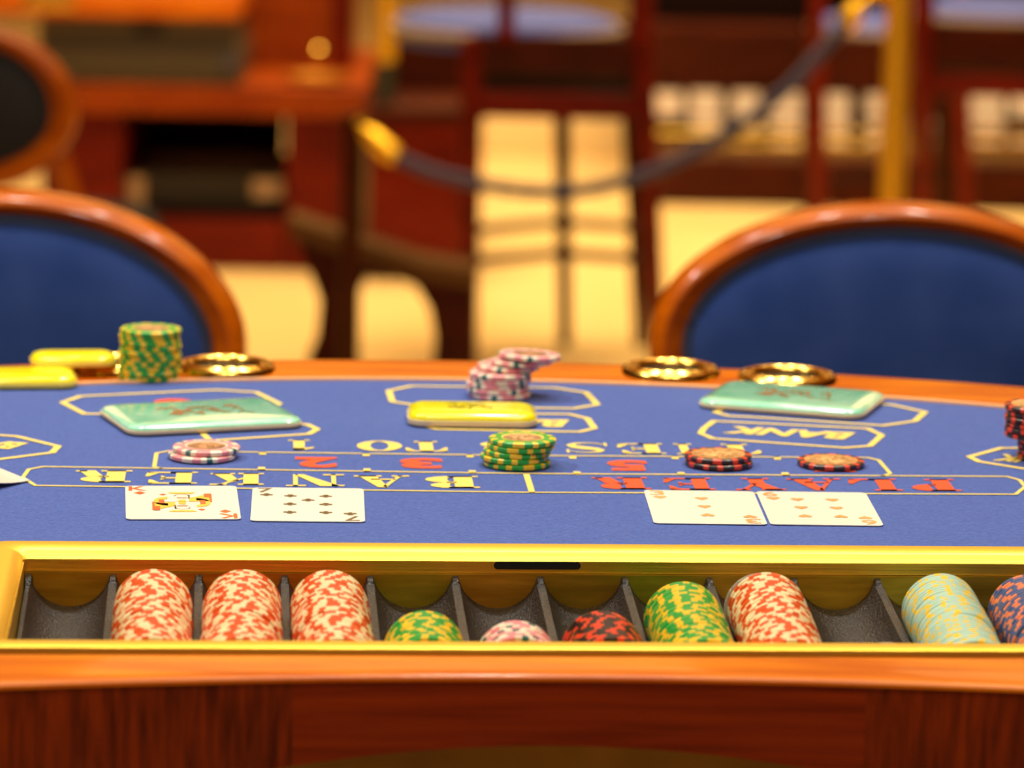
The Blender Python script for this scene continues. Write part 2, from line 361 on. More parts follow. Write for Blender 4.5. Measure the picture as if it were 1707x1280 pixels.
# bold serif letters drawn from polygons, in a 0..1 box
def ell(cx, cy, rx, ry, a0, a1, n=14): return [(cx+rx*cos(radians(a0+(a1-a0)*i/n)), cy+ry*sin(radians(a0+(a1-a0)*i/n))) for i in range(n+1)]
def arc(cx, cy, rx, ry, ix, iy, a0, a1, n=14):
    A = ell(cx,cy,rx,ry,a0,a1,n); B = ell(cx,cy,ix,iy,a0,a1,n)
    return [[A[i],A[i+1],B[i+1],B[i]] for i in range(n)]
def R4(x0,y0,x1,y1): return [(x0,y0),(x1,y0),(x1,y1),(x0,y1)]
T = .09
def stem(x0, x1, s=.10, top=True, bot=True):
    o = [R4(x0,0,x1,1)]
    if bot: o.append(R4(x0-s,0,x1+s,T))
    if top: o.append(R4(x0-s,1-T,x1+s,1))
    return o
def G(c):
    if c == 'I': return stem(.33,.67,.18)
    if c == 'P': return stem(.14,.49,.12)+[R4(.44,1-T,.60,1),R4(.44,.44,.60,.44+T)]+arc(.53,.72,.43,.28,.06,.19,-90,90)
    if c == 'R': return stem(.12,.45,.11)+[R4(.40,1-T,.55,1),R4(.40,.48,.58,.48+T)]+arc(.48,.74,.41,.26,.06,.18,-90,90)+[[(.50,.50),(.78,.52),(.95,.0),(.66,.0)],R4(.80,0,1,T)]
    if c == 'B': return stem(.12,.46,.11)+[R4(.42,1-T,.55,1),R4(.42,.49,.60,.49+T),R4(.42,0,.56,T)]+arc(.49,.765,.41,.235,.06,.15,-90,90)+arc(.50,.28,.48,.28,.08,.19,-90,90)
    if c == 'E': return stem(.12,.42,.11)+[R4(.42,1-T,.92,1),R4(.42,0,.96,T),R4(.42,.47,.70,.47+T),[(.92,1),(.92,.66),(.86,.66),(.72,1-T)],[(.96,0),(1,.38),(.93,.38),(.74,T)],[(.70,.68),(.70,.32),(.65,.36),(.60,.5),(.65,.64)]]
    if c == 'L': return stem(.12,.44,.12)+[R4(.44,0,.96,T),[(.96,0),(1,.42),(.93,.42),(.70,T)]]
    if c == 'T': return stem(.34,.66,.12,top=False)+[R4(.02,1-T,.98,1),[(.02,1),(.0,.62),(.06,.62),(.24,1-T)],[(.98,1),(1,.62),(.94,.62),(.76,1-T)]]
    if c == 'N': return [R4(.14,0,.22,1),[(.08,1),(.42,1),(.86,0),(.78,0),(.70,0)],R4(.80,0,.88,1),R4(0,0,.36,T),R4(0,1-T,.22,1),R4(.66,1-T,1,1)]
    if c == 'A': return [[(.12,0),(.20,0),(.50,.92),(.44,1)],[(.40,1),(.58,1),(.93,0),(.60,0)],R4(.25,.28,.70,.28+T),R4(0,0,.32,T),R4(.50,0,1,T)]
    if c == 'K': return stem(.10,.38,.10)+[[(.38,.38),(.38,.50),(.78,1),(.88,1)],[(.46,.62),(.66,.72),(.97,0),(.64,0)],R4(.68,1-T,1,1),R4(.54,0,1,T)]
    if c == 'Y': return [[(.06,1),(.40,1),(.66,.44),(.36,.44)],[(.60,.44),(.52,.50),(.82,1),(.90,1)],R4(.36,0,.66,.46),R4(.24,0,.78,T),R4(0,1-T,.48,1),R4(.70,1-T,1,1)]
    if c == 'O': return arc(.5,.5,.5,.5,.20,.42,0,360,36)
    if c == '1': return stem(.36,.66,.14,top=False)+[[(.36,.98),(.66,1),(.66,.8),(.36,.8)],[(.36,.98),(.36,.80),(.12,.70),(.10,.78)]]
    if c == 'S':
        pts = [(.90,.80),(.72,.93),(.50,.97),(.26,.90),(.20,.75),(.32,.62),(.55,.52),(.76,.40),(.84,.25),(.72,.09),(.48,.03),(.24,.08),(.08,.24)]
        w = [.04,.06,.07,.13,.20,.24,.27,.25,.20,.13,.07,.06,.04]; o = []
        for i in range(len(pts)-1):
            a, b2 = Vector(pts[i]), Vector(pts[i+1]); p0 = Vector(pts[max(i-1,0)]); p3 = Vector(pts[min(i+2,len(pts)-1)])
            n1 = (b2-p0).normalized(); n2 = (p3-a).normalized()
            n1 = Vector((-n1.y,n1.x))*w[i]/2; n2 = Vector((-n2.y,n2.x))*w[i+1]/2
            o.append([a+n1,b2+n2,b2-n2,a-n1])
        return o+[R4(.90,.66,.96,.98),R4(.03,.04,.09,.36)]
    if c == '8': return arc(.5,.74,.42,.26,.14,.19,0,360,28)+arc(.5,.27,.48,.27,.18,.20,0,360,28)
    return []
def letter(b, c, xl, xr, yf, yn):
    a = P(xr,yf).to_2d(); e = P(xl,yf).to_2d(); h = (P((xl+xr)/2,yn).to_2d()-P((xl+xr)/2,yf).to_2d()).dot(LY)*LY
    for poly in G(c): flat(b, [a+(e-a)*p[0]+h*p[1] for p in poly])
with PR('lettering', line_m, 'yellow word BANKER') as b:
    for c, xl, xr, yf in (('B',706,797,794.5),('A',590,682,793.5),('N',477,573,791.5),('K',351,440,789.5),('E',243,331,787.5),('R',127,222,785)):
        letter(b, c, xl, xr, yf, yf+19.5)
with PR('lettering', red_m, 'red word PLAYER') as b:
    for c, xl, xr, yf in (('P',1507,1590,799.5),('L',1410,1492,799),('A',1310,1400,798.5),('Y',1217,1300,798),('E',1103,1184,797.5),('R',986,1079,796.5)):
        letter(b, c, xl, xr, yf, yf+19.5)
with PR('lettering', line_m, 'yellow words TIES 8 TO 1') as b:
    for c, xl, xr, yf in (('T',1183,1262,741),('I',1115,1158,740.5),('E',1026,1104,740),('S',937,1012,738.5),('8',798,868,737),('T',674,744,736.5),('O',594,669,735.5),('1',468,530,734)):
        letter(b, c, xl, xr, yf, yf+17)
def fontmesh(s, off=0.0, shear=0):
    cu = bpy.data.curves.new('t','FONT'); cu.body = s; cu.offset = off; cu.shear = shear; cu.resolution_u = 3
    o = bpy.data.objects.new('t',cu); COL.objects.link(o); bpy.context.view_layer.update()
    me = bpy.data.meshes.new_from_object(o.evaluated_get(bpy.context.evaluated_depsgraph_get()))
    vs = [v.co.copy() for v in me.vertices]; fs = [list(p.vertices) for p in me.polygons]
    bpy.data.objects.remove(o); bpy.data.curves.remove(cu); bpy.data.meshes.remove(me)
    x0 = min(v.x for v in vs); x1 = max(v.x for v in vs); y0 = min(v.y for v in vs); y1 = max(v.y for v in vs)
    return [((v.x-x0)/(x1-x0),(v.y-y0)/(y1-y0)) for v in vs], fs
def fword(b, s, a, e, hgt, off=.02, shear=0, z=PZ):
    """a: baseline start, e: baseline end (plane points); text grows to the right-hand normal toward its top"""
    vs, fs = fontmesh(s, off, shear); a = Vector(a[:2]); e = Vector(e[:2]); d = (e-a).normalized(); n = Vector((-d.y,d.x))*hgt
    V3 = [b.verts.new(((a+(e-a)*x+n*y).x,(a+(e-a)*x+n*y).y,z)) for x,y in vs]
    for f in fs:
        try: b.faces.new([V3[i] for i in f])
        except ValueError: pass
for s, xl, xr, y in (('2',492,562,763),('3',665,736,764.5),('5',1009,1076,768),('4',836,905,766),('6',1165,1235,769),('7',1345,1415,770)):
    with PR('number_mark', red_m, 'red number '+s) as b: fword(b, s, P(xr,y), P(xl,y-.6), .031, .05)
with PR('number_mark', red_m, 'red seat number at the left octagon') as b: fword(b, '8', P(316,664.5), P(252,666), .036, .05)
with PR('lettering', line_m, 'yellow word BANK at the right seat') as b: fword(b, 'BANK', P(1427,722), P(1211,710.5), .024, .045, .25)
with PR('lettering', line_m, 'yellow word BANK at the centre seat') as b: fword(b, 'BANK', P(949,700.5), P(735,697), .024, .045, .25)
with PR('lettering', line_m, 'yellow word BANK at the left edge') as b: fword(b, 'BANK', P(48,739), P(-95,728), .022, .045, .25)
with PR('lettering', line_m, 'yellow word BANK at the right edge') as b: fword(b, 'BANK', P(1800,768), P(1665,757), .022, .045, .25)

# ------------------------------------------------------------ float tray
TS = radians(4.5); NT = 14; SP = .0454; U0 = .0022; FL = -.0284; RD = -.0115
tray = thing('chip_tray', 'long brass-rimmed chip tray with black curved troughs set into the table', 'tray', (O2.x,O2.y,TZ), rz=TA)
UW = U0+SP*NT+.003
def tb(p):  # tray local coordinates: x=u, y=-v
    return (p[0], -p[1], p[2])
def rim_loops():
    def rect(ins, z, r):
        x0, x1, v0, v1 = -.0225+ins, UW+.0225-ins, -.0225+ins, .2115-ins*.86
        cx, cy = (x0+x1)/2, -(v0+v1)/2
        return [(cx+x, cy+y, z) for x, y in rrect(x1-x0, v1-v0, r)]
    return [rect(0,-.015,.016), rect(0,.0008,.016), rect(.0008,.0018,.015), rect(.0025,.0022,.014),
            rect(.016,.0022,.008), rect(.0195,.0008,.006), rect(.0225,-.003,.004), rect(.0225,-.0095,.004)]
bm = bmesh.new(); stack_loops(bm, rim_loops(), False, False)
rim = link('brass_rim', bm, brass, tray, smooth=True)
bm = bmesh.new()   # rear end plate below the seam
box(bm, (0,-.0015,-.060),(UW,.002,-.0098)); link('rear_plate', bm, brass_d, tray)
bm = bmesh.new(); box(bm, (0,-.1895,-.075),(UW,-.187,-.0098)); link('front_plate', bm, brass_d, tray)
bm = bmesh.new(); box(bm, (-.0015,-.189,-.070),(.0008,0,-.004)); link('side_plate', bm, brass_d, tray)
bm = bmesh.new(); box(bm, (UW-.0008,-.189,-.070),(UW+.0015,0,-.004)); link('side_plate', bm, brass_d, tray)
bm = bmesh.new()
sl = [(x+.273, y-.0052) for x, y in rrect(.0465,.0042,.00205)]
stack_loops(bm, [[(x,-.0003,y) for x,y in sl],[(x,.004,y) for x,y in sl]]); link('slot', bm, blk, tray)
# troughs: one scalloped surface, ribs between
RR = .0217
def trough_z(du):   # height above trough floor across one pitch
    h = SP/2-.0021; d = min(abs(du), h); return RR-sqrt(RR*RR-d*d)
bm = bmesh.new(); rows = []
vs_ = [0,.02,.04,.08,.12,.187]
for v in vs_:
    row = []
    for k in range(NT):
        for j in range(17):
            h = SP/2-.0021; d = -h+2*h*j/16; u = U0+SP*(k+.5)+d
            row.append(bm.verts.new((u,-v-.0012,FL+trough_z(d)-tan(TS)*v)))
    rows.append(row)
for a, b in zip(rows, rows[1:]):
    for i in range(len(a)-1): bm.faces.new((a[i],a[i+1],b[i+1],b[i]))
for f in bm.faces: f.normal_update()
troughs = link('trough_bed', bm, tray_m, tray, smooth=True)
for k in range(NT+1):
    bm = bmesh.new(); u = U0+SP*k; w = .0021; L = []
    if k == 0: u += .001
    for v, dz in ((.0015,.0008),(.006,0),(.011,-.0042),(.0125,-.0035),(.186,-.0035)):
        z = RD-tan(TS)*v+dz
        L.append([(u-w,-v,z-.025),(u-w*1.02,-v,z-.002),(u-w*.7,-v,z),(u+w*.7,-v,z),(u+w*1.02,-v,z-.002),(u+w,-v,z-.025)])
    stack_loops(bm, L); link('divider', bm, tray_m, tray)

# ------------------------------------------------------------ chips
CRD, CT = .02, .0033
def chip_mesh(name, body, pat, cols, inlay, ring, rin=.0115):
    prof = [(0,0.0001),(.0187,0),(.0194,.00015),(.02,.0007),(.02,.0026),(.0194,.00315),(.0187,CT),(.0160,CT),(rin+.0012,CT),(rin,CT-.0001),(.6*rin,CT-.0001),(0,CT-.0001)]
    seq = [c for c, n in pat for _ in range(n)]*4
    def mt(k, i):
        if k >= 10: return len(cols)+2
        if k >= 9: return len(cols)+1
        if k == 8: return len(cols)+3
        if 1 <= k <= 6 : return seq[i%72]
        return 0
    bm = bmesh.new(); lathe(bm, prof, 72, mt)
    bmesh.ops.translate(bm, verts=bm.verts, vec=(0,0,0))
    bmesh.ops.recalc_face_normals(bm, faces=bm.faces)
    me = bpy.data.meshes.new(name); bm.to_mesh(me); bm.free()
    ms = [mat('chip_'+name+'_'+str(i), c, .38, coat=.25, coatr=.2) for i, c in enumerate([body]+cols)]
    ms += [mat('chip_inlay_'+name, inlay, .3, coat=.5, col2=tuple(c*.45 for c in inlay), noise=(320,320,60), ramp=(.45,.6)), mat('chip_centre_'+name, tuple(min(1,c*1.25) for c in inlay), .3, col2=tuple(c*.4 for c in inlay), noise=(400,400,60), ramp=(.5,.55)), mat('chip_ring_'+name, ring, .35, coat=.4)]
    for m in ms: me.materials.append(m)
    for p in me.polygons: p.use_smooth = True
    me.set_sharp_from_angle(angle=radians(35)); return me
GRN = chip_mesh('green', (.015,.36,.045), [(1,4),(0,3),(1,2),(0,3),(1,2),(0,4)], [(.88,.56,.02)], (.62,.33,.15), (.85,.70,.10))
RED = chip_mesh('red', (.72,.085,.008), [(1,4),(0,2),(1,2),(0,3),(1,3),(0,4)], [(.86,.72,.42)], (.62,.40,.2), (.8,.7,.4))
PNK = chip_mesh('pink', (.80,.27,.30), [(1,4),(0,3),(1,2),(2,2),(1,2),(0,5)], [(.88,.74,.58),(.01,.13,.14)], (.52,.25,.12), (.86,.76,.62))
BLK = chip_mesh('black', (.018,.010,.008), [(1,3),(0,4),(1,2),(0,3),(1,2),(0,4)], [(.78,.05,.01)], (.80,.42,.16), (.75,.38,.14), .0150)  # wide beige inlay; its tone also stands for glare on the top
MNT = chip_mesh('mint', (.42,.66,.56), [(1,2),(0,4),(1,1),(0,4),(1,2),(0,5)], [(.90,.62,.04)], (.6,.5,.3), (.8,.75,.5))
BLU = chip_mesh('blue', (.05,.10,.26), [(1,3),(0,4),(1,2),(0,2),(1,2),(0,5)], [(.80,.22,.09)], (.6,.4,.3), (.7,.5,.4))
def chip(me, loc, rot, label, group=None):
    o = bpy.data.objects.new('casino_chip', me); COL.objects.link(o); o.location = loc
    o.rotation_euler = rot; tag(o, label, 'chip', group); return o
ORD = 'rearmost,second,third,fourth,fifth,sixth,seventh,eighth,ninth,tenth,eleventh,twelfth,thirteenth,fourteenth,fifteenth,sixteenth,seventeenth,eighteenth,nineteenth,twentieth,twenty-first,twenty-second,twenty-third,twenty-fourth,twenty-fifth,twenty-sixth,twenty-seventh,twenty-eighth,twenty-ninth,thirtieth,thirty-first,thirty-second,thirty-third,thirty-fourth,thirty-fifth,thirty-sixth'.split(',')
VEND = .1765
rolls = [(1,RED,.0655,'red and cream','leftmost red roll'),(2,RED,.0655,'red and cream','second red roll from left'),(3,RED,.0655,'red and cream','third red roll from left'),
         (4,GRN,.132,'green and yellow','short green roll in tray'),(5,PNK,.147,'pink and white','short pink roll in tray'),(6,BLK,.131,'black and red','short black roll in tray'),
         (7,GRN,.082,'green and yellow','long green roll in tray'),(8,RED,.0655,'red and cream','rightmost red roll'),(10,MNT,.066,'pale mint and yellow','pale mint roll in tray'),(11,BLU,.067,'dark blue and orange','blue roll at right edge')]
Rt = Matrix.Rotation(TA,4,'Z')
for k, me, v0, cname, where in rolls:
    n = int((VEND-v0)/CT); uc = U0+SP*(k+.5)
    for i in range(n):
        v = v0+CT*i*1.006+(.0012 if i >= 20 else 0)
        j = random.uniform(-.0006,.0006) if k < 9 else random.uniform(-.0004,.0004)
        second = .0010 if (i >= 20) else 0
        z = FL-tan(TS)*(v)+.02+.0011
        u = uc+j+(second if k%2 else -second)
        ry = random.uniform(0,2*pi)
        if k == 6 and i == 0: u -= .0012
        p = Rt @ Vector((u,-v,z)); p = Vector((O2.x,O2.y,TZ))+p
        # chip axis runs along the trough, sloping down toward the dealer
        m = Rt @ Matrix.Rotation(pi/2-0+TS*0+TS,4,'X') @ Matrix.Rotation(ry,4,'Z')
        if n-i <= 1 and i > 0: nm = 'frontmost'
        else: nm = ORD[i] if i == 0 else ORD[i]+' from the back'
        chip(me, p, m.to_euler(), f'{cname} chip, {nm}, {where}', f'chips of the {where}')
def stackof(me, px, py, n, cname, where, jit=.0009, top_off=None, offs=None, z0=0, hidden=False, rots=None):
    base = P(px,py)
    for i in range(n):
        o = Vector(offs[i]) if offs else Vector((random.uniform(-jit,jit),random.uniform(-jit,jit)))
        if n == 1: nm = 'single'
        elif i == n-1: nm = 'topmost'
        elif i == 0: nm = 'bottom'
        else: nm = ORD[i]+' from the bottom'
        lab = f'{cname} casino chip {where}' if n == 1 else f'{cname} chip, {nm} of the {where}'
        rz = rots[i] if rots else random.uniform(0,2*pi)
        chip(me, (base.x+o.x, base.y+o.y, TZ+z0+.0005+CT*1.004*i), (0,0,rz), lab, None if n == 1 else f'{cname} chips, {where}')
R_ = radians
stackof(PNK, 337,764, 2, 'pink and white', 'lower left pair', offs=[(0,0),(.0022,.004)], rots=[1.0,.2])
stackof(GRN, 865,776, 5, 'green and yellow', 'short stack on number row', offs=[(-.0012,0),(-.0028,.0006),(-.0010,.0012),(.0010,.001),(.0018,.001)], rots=[.2,.45,1.35,1.15,1.28])
stackof(BLK, 1198,776, 2, 'black and red', 'pair right of number 5', offs=[(0,0),(-.0004,.0018)])
stackof(BLK, 1385,776, 1, 'black and red', 'lying alone on the number row')
stackof(PNK, 831,661, 5, 'pink and white', 'leaning pink stack', jit=.0012)
b0 = P(831,661)
chip(PNK, (b0.x+.006, b0.y+.006, TZ+CT*1.004*5+.0008), (0,0,.4), 'pink and white casino chip pushed right on top of the leaning stack', None)
chip(PNK, (b0.x+.0145, b0.y+.004, TZ+CT*1.004*6+.0012), (0,R_(2.5),2.1), 'pink and white casino chip, second from top, overhanging the leaning stack', None)
chip(PNK, (b0.x+.0195, b0.y+.002, TZ+CT*1.004*7+.0022), (0,R_(3),.7), 'pink and white casino chip, topmost, overhanging the leaning stack', None)
stackof(GRN, 250,630.5, 10, 'green and yellow', 'tall stack on left rail', jit=.0006)
stackof(BLK, 1750,765, 4, 'black and red', 'foot of right edge stack', jit=.0006)
stackof(BLK, 1727,764.5, 6, 'black and red', 'head of right edge stack', jit=.0006, z0=CT*4.03)
# two clear spacer discs in the tray
clr = clearm('clear_acrylic', (.95,.92,.80), .12)
def disc(u, v, z, rx, lab):
    bm = bmesh.new(); lathe(bm, [(0,0),(.0185,0),(.019,.0006),(.019,.0022),(.0185,.0028),(0,.0028)], 48)
    p = Vector((O2.x,O2.y,TZ))+Rt@Vector((u,-v,z)); o = link('spacer_disc', bm, clr, None, smooth=True)
    o.location = p; o.rotation_euler = (Rt@Matrix.Rotation(rx,4,'X')).to_euler(); tag(o, lab, 'disc')
disc(U0+SP*8.5-.0028, .0605, FL-.0048+.0202, pi/2+R_(4), 'clear round disc standing behind the red roll on the right')
disc(U0+SP*9.5, .174, FL-tan(TS)*.174+.0205, pi/2+R_(4), 'clear round disc standing at the front of the empty right trough')

# ------------------------------------------------------------ cards
def pip(b, kind, c, s, flip, z):
    """c centre, s half size, flip +1 upright as seen from the players' side"""
    if kind == 'd': pts = [(0,1),(.8,0),(0,-1),(-.8,0)]; polys = [pts]
    elif kind == 'h': polys = [[(0,-1),(-.9,.1),(-.9,.6),(-.5,.9),(-.15,.8),(0,.5),(.15,.8),(.5,.9),(.9,.6),(.9,.1)]]
    else: polys = [ell(0,.5,.42,.42,0,330,11), ell(-.5,-.1,.42,.42,0,330,11), ell(.5,-.1,.42,.42,0,330,11), [(-.1,.3),(.1,.3),(.3,-.9),(-.3,-.9)]]
    for pl in polys: flat(b, [(c[0]+x*s*flip, c[1]+y*s*flip) for x,y in pl], z)
def card(corners, label, kind, rank, inkm, pips, court=False, z=0):
    c = [P(x,y).to_2d() for x,y in corners]; cen = sum(c, Vector((0,0)))/4
    d = ((c[1]-c[0])+(c[2]-c[3])).normalized(); ang = atan2(d.y,d.x); w, h = .0632, .0885
    root = thing('playing_card', label, 'card', (cen.x,cen.y,TZ+.0005+z), rz=ang)
    bm = bmesh.new(); prism(bm, rrect(w,h,.0035), [], 0, .0004); link('card_face', bm, card_m, root)
    zz = .00055
    bm = bmesh.new()
    for s in (1,-1):      # s=1: near-right corner seen upside down from here
        b2 = bmesh.new()
        vs, fs = fontmesh(rank, .012)
        V3 = []
        for x,y in vs:
            lx, ly = (x-.5)*(.0085 if rank!='K' else .0105), (y-.5)*.012
            V3.append(bm.verts.new((s*(.0245-lx), s*(-.0365-ly), zz)))
        for f in fs:
            try: bm.faces.new([V3[i] for i in f])
            except ValueError: pass
        b2.free()
        pip(bm, kind, (s*.0235, s*-.0245), .0042, -s, zz)
    for (x,y,fl) in pips: pip(bm, kind, (x,y), .0042 if not court else .0028, fl, zz)
    for f in bm.faces:
        f.normal_update()
        if f.normal.z < 0: f.normal_flip()
    link('rank_and_pips', bm, inkm, root, recalc=False)
    if court:
        for nm, m, polys in (
            ('court_figure', ink_y, [[(-.016,-.022),(-.016,-.002),(-.004,-.001),(-.004,-.010)],[(.016,.022),(.016,.002),(.004,.001),(.004,.010)],
                [(-.008,-.026),(.008,-.026),(.006,-.022),(-.006,-.022)],[(-.008,.026),(.008,.026),(.006,.022),(-.006,.022)],
                *arc(-.008,0.002,.008,.012,.004,.006,90,270,8),*arc(.008,-.002,.008,.012,.004,.006,-90,90,8),R4(-.002,-.006,.002,.006)]),
            ('court_figure', ink_r, [R4(-.0168,-.022,-.0155,.0),R4(.0155,0,.0168,.022),R4(-.0155,-.022,-.0125,-.012),R4(.0125,.012,.0155,.022),R4(-.013,-.004,-.010,.006),R4(.010,-.006,.013,.004),R4(-.003,.010,.003,.0115),R4(-.003,-.0115,.003,-.010)]),
            ('court_figure', ink_k, [R4(-.011,-.0003,.011,.0003),R4(-.0045,-.018,-.0035,-.009),R4(.0035,.009,.0045,.018),*arc(0,-.015,.0045,.005,.0039,.0043,180,360,8),*arc(0,.015,.0045,.005,.0039,.0043,0,180,8)])):
            bm = bmesh.new()
            for q, pl in enumerate(polys): flat(bm, pl, .0006+ (.0001 if m is ink_r else .0002 if m is ink_k else 0))
            for f in bm.faces:
                f.normal_update()
                if f.normal.z < 0: f.normal_flip()
            link(nm, bm, m, root, recalc=False)
    return root
card([(212,868),(403,868),(391.5,812),(208,812)], 'king of diamonds lying face up left of the seven of clubs', 'd','K', ink_r, [(-.0105,.020,1),(.0105,-.020,-1)], True)
card([(416,870),(608,872),(607,817),(422,815)], 'seven of clubs lying face up right of the king', 'c','7', ink_k,
     [(-.010,.022,1),(.010,.022,1),(0,.011,1),(-.010,0,1),(.010,0,1),(-.010,-.022,-1),(.010,-.022,-1)])
card([(1091,873),(1278,876),(1256,822),(1073,820)], 'three of hearts lying face up left of the six of hearts', 'h','3', ink_h, [(0,.022,1),(0,0,1),(0,-.022,-1)])
card([(1282,875),(1468,878),(1446,824),(1264,822)], 'six of hearts lying face up, rightmost card on the felt', 'h','6', ink_h,
     [(-.010,.022,1),(.010,.022,1),(-.010,0,1),(.010,0,1),(-.010,-.022,-1),(.010,-.022,-1)])
# bent card entering at the left edge
tip = P(50,803); bm = bmesh.new(); A = []
e1 = (P(-150,806,.016)-P(50,803)); e2 = (P(-60,759)-P(50,803)); e1.z = 0; e2.z = 0; e1 = e1.normalized()*.063; e2 = e2.normalized()*.088
for i in range(9):
    t = i/8; a = tip+e1*t+Vector((0,0,.0006+.012*t**1.7)); c = a+e2+Vector((0,0,.0))
    A.append([bm.verts.new(a), bm.verts.new(c), bm.verts.new(c+Vector((0,0,.0004))), bm.verts.new(a+Vector((0,0,.0004)))])
for p, q in zip(A, A[1:]):
    for k in range(4): bm.faces.new((p[k],q[k],q[(k+1)%4],p[(k+1)%4]))
bm.faces.new(A[0]); bm.faces.new(A[-1][::-1])
tag(link('playing_card', bm, card_m), 'white card with a lifted edge entering at the left edge', 'card')

# ------------------------------------------------------------ plaques
def plaque(cx, cy, w, h, t, ang, m, label, marks=None, mark_m=None, z=0, base=None):
    root = thing('gaming_plaque', label, 'plaque', (cx,cy,TZ+.0005+z), rz=ang)
    def L(ins, zz, r): return [(x,y,zz) for x,y in rrect(w-2*ins,h-2*ins,max(r-ins,.002))]
    r = .012
    bm = bmesh.new(); stack_loops(bm, [L(.0015,0,r),L(0,.0012,r),L(0,t*.45,r),L(.0012,t*.5,r)]); link('plaque_base', bm, base or cream, root, smooth=True)
    bm = bmesh.new(); stack_loops(bm, [L(.0006,t*.42,r),L(.0008,t*.62,r),L(.0022,t*.82,r),L(.006,t*.96,r),L(.010,t,r)]); link('plaque_face', bm, m, root, smooth=True)
    if marks:
        bm = bmesh.new()
        for k in range(marks):
            rr = random.Random(k+3); row = k%3
            x = (rr.random()-.5)*w*.48; y = (row-1)*h*.11+(rr.random()-.5)*.004
            stroke(bm, [(x-.005,y-.003*rr.random()),(x,y+.004*rr.random()),(x+.005*rr.random(),y-.004)], .0017, z=t+.0003+k*.00001)
        for f in bm.faces:
            f.normal_update()
            if f.normal.z < 0: f.normal_flip()
        link('emblem', bm, mark_m, root, recalc=False)
    return root
mk_r = mat('emblem_red', (.72,.20,.06), .3, coat=1, col2=(.35,.28,.06), noise=(60,60,60)); mk_g = mat('emblem_grey', (.40,.36,.02), .3, coat=1)
plaque(-.192,2.508,.112,.080,.0065,radians(21),tur,'turquoise plaque on the left octagon with red emblem',22,mk_r)
plaque(.180,2.606,.108,.080,.0065,radians(-17),tur,'turquoise plaque near the right cup rings with red emblem',20,mk_r)
plaque(-.0245,2.527,.0805,.050,.009,radians(2),yel,'yellow plaque in the middle, behind the short green stack',9,mk_g)
ybase = mat('plaque_pale_yellow', (.88,.70,.12), .3)
p = P(26,640); plaque(p.x,p.y,.078,.046,.008,radians(9),yel,'lower yellow plaque on the rail at the left edge', base=ybase)
p = P(122,623); plaque(p.x,p.y,.056,.034,.008,radians(9),yel,'smaller yellow plaque on the rail beside the tall green stack', z=.0062, base=ybase)

# ------------------------------------------------------------ brass cup rings in the rail
def cup(px, py, lab, r=.0275):
    c = P(px,py); root = thing('cup_holder', lab, 'cup holder', (c.x,c.y,TZ), 'brass cup holders along the rail')
    bm = bmesh.new(); lathe(bm, [(r-.0062,.0004),(r-.0058,.003),(r-.0045,.0050),(r-.0028,.0058),(r-.0012,.0048),(r,.0036),(r+.0012,.0046),(r+.0026,.0050),(r+.0042,.0040),(r+.0052,.0022),(r+.0056,.0004)], 64)
    link('brass_ring', bm, brass_p, root, smooth=True)
    bm = bmesh.new(); lathe(bm, [(0,.0006),(r-.012,.0008),(r-.0056,.0018),(r-.0056,.0004),(0,.0003)], 48)
    link('cup_well', bm, body_m, root, smooth=True)
cup(203,613,'brass cup holder behind the yellow plaques on the left')
cup(376,616,'brass cup holder just right of the tall green stack')
cup(1118,622,'brass cup holder right of the leaning pink stack')
cup(1312,633,'brass cup holder behind the right turquoise plaque')
cup(1800,662,'brass cup holder past the right edge')

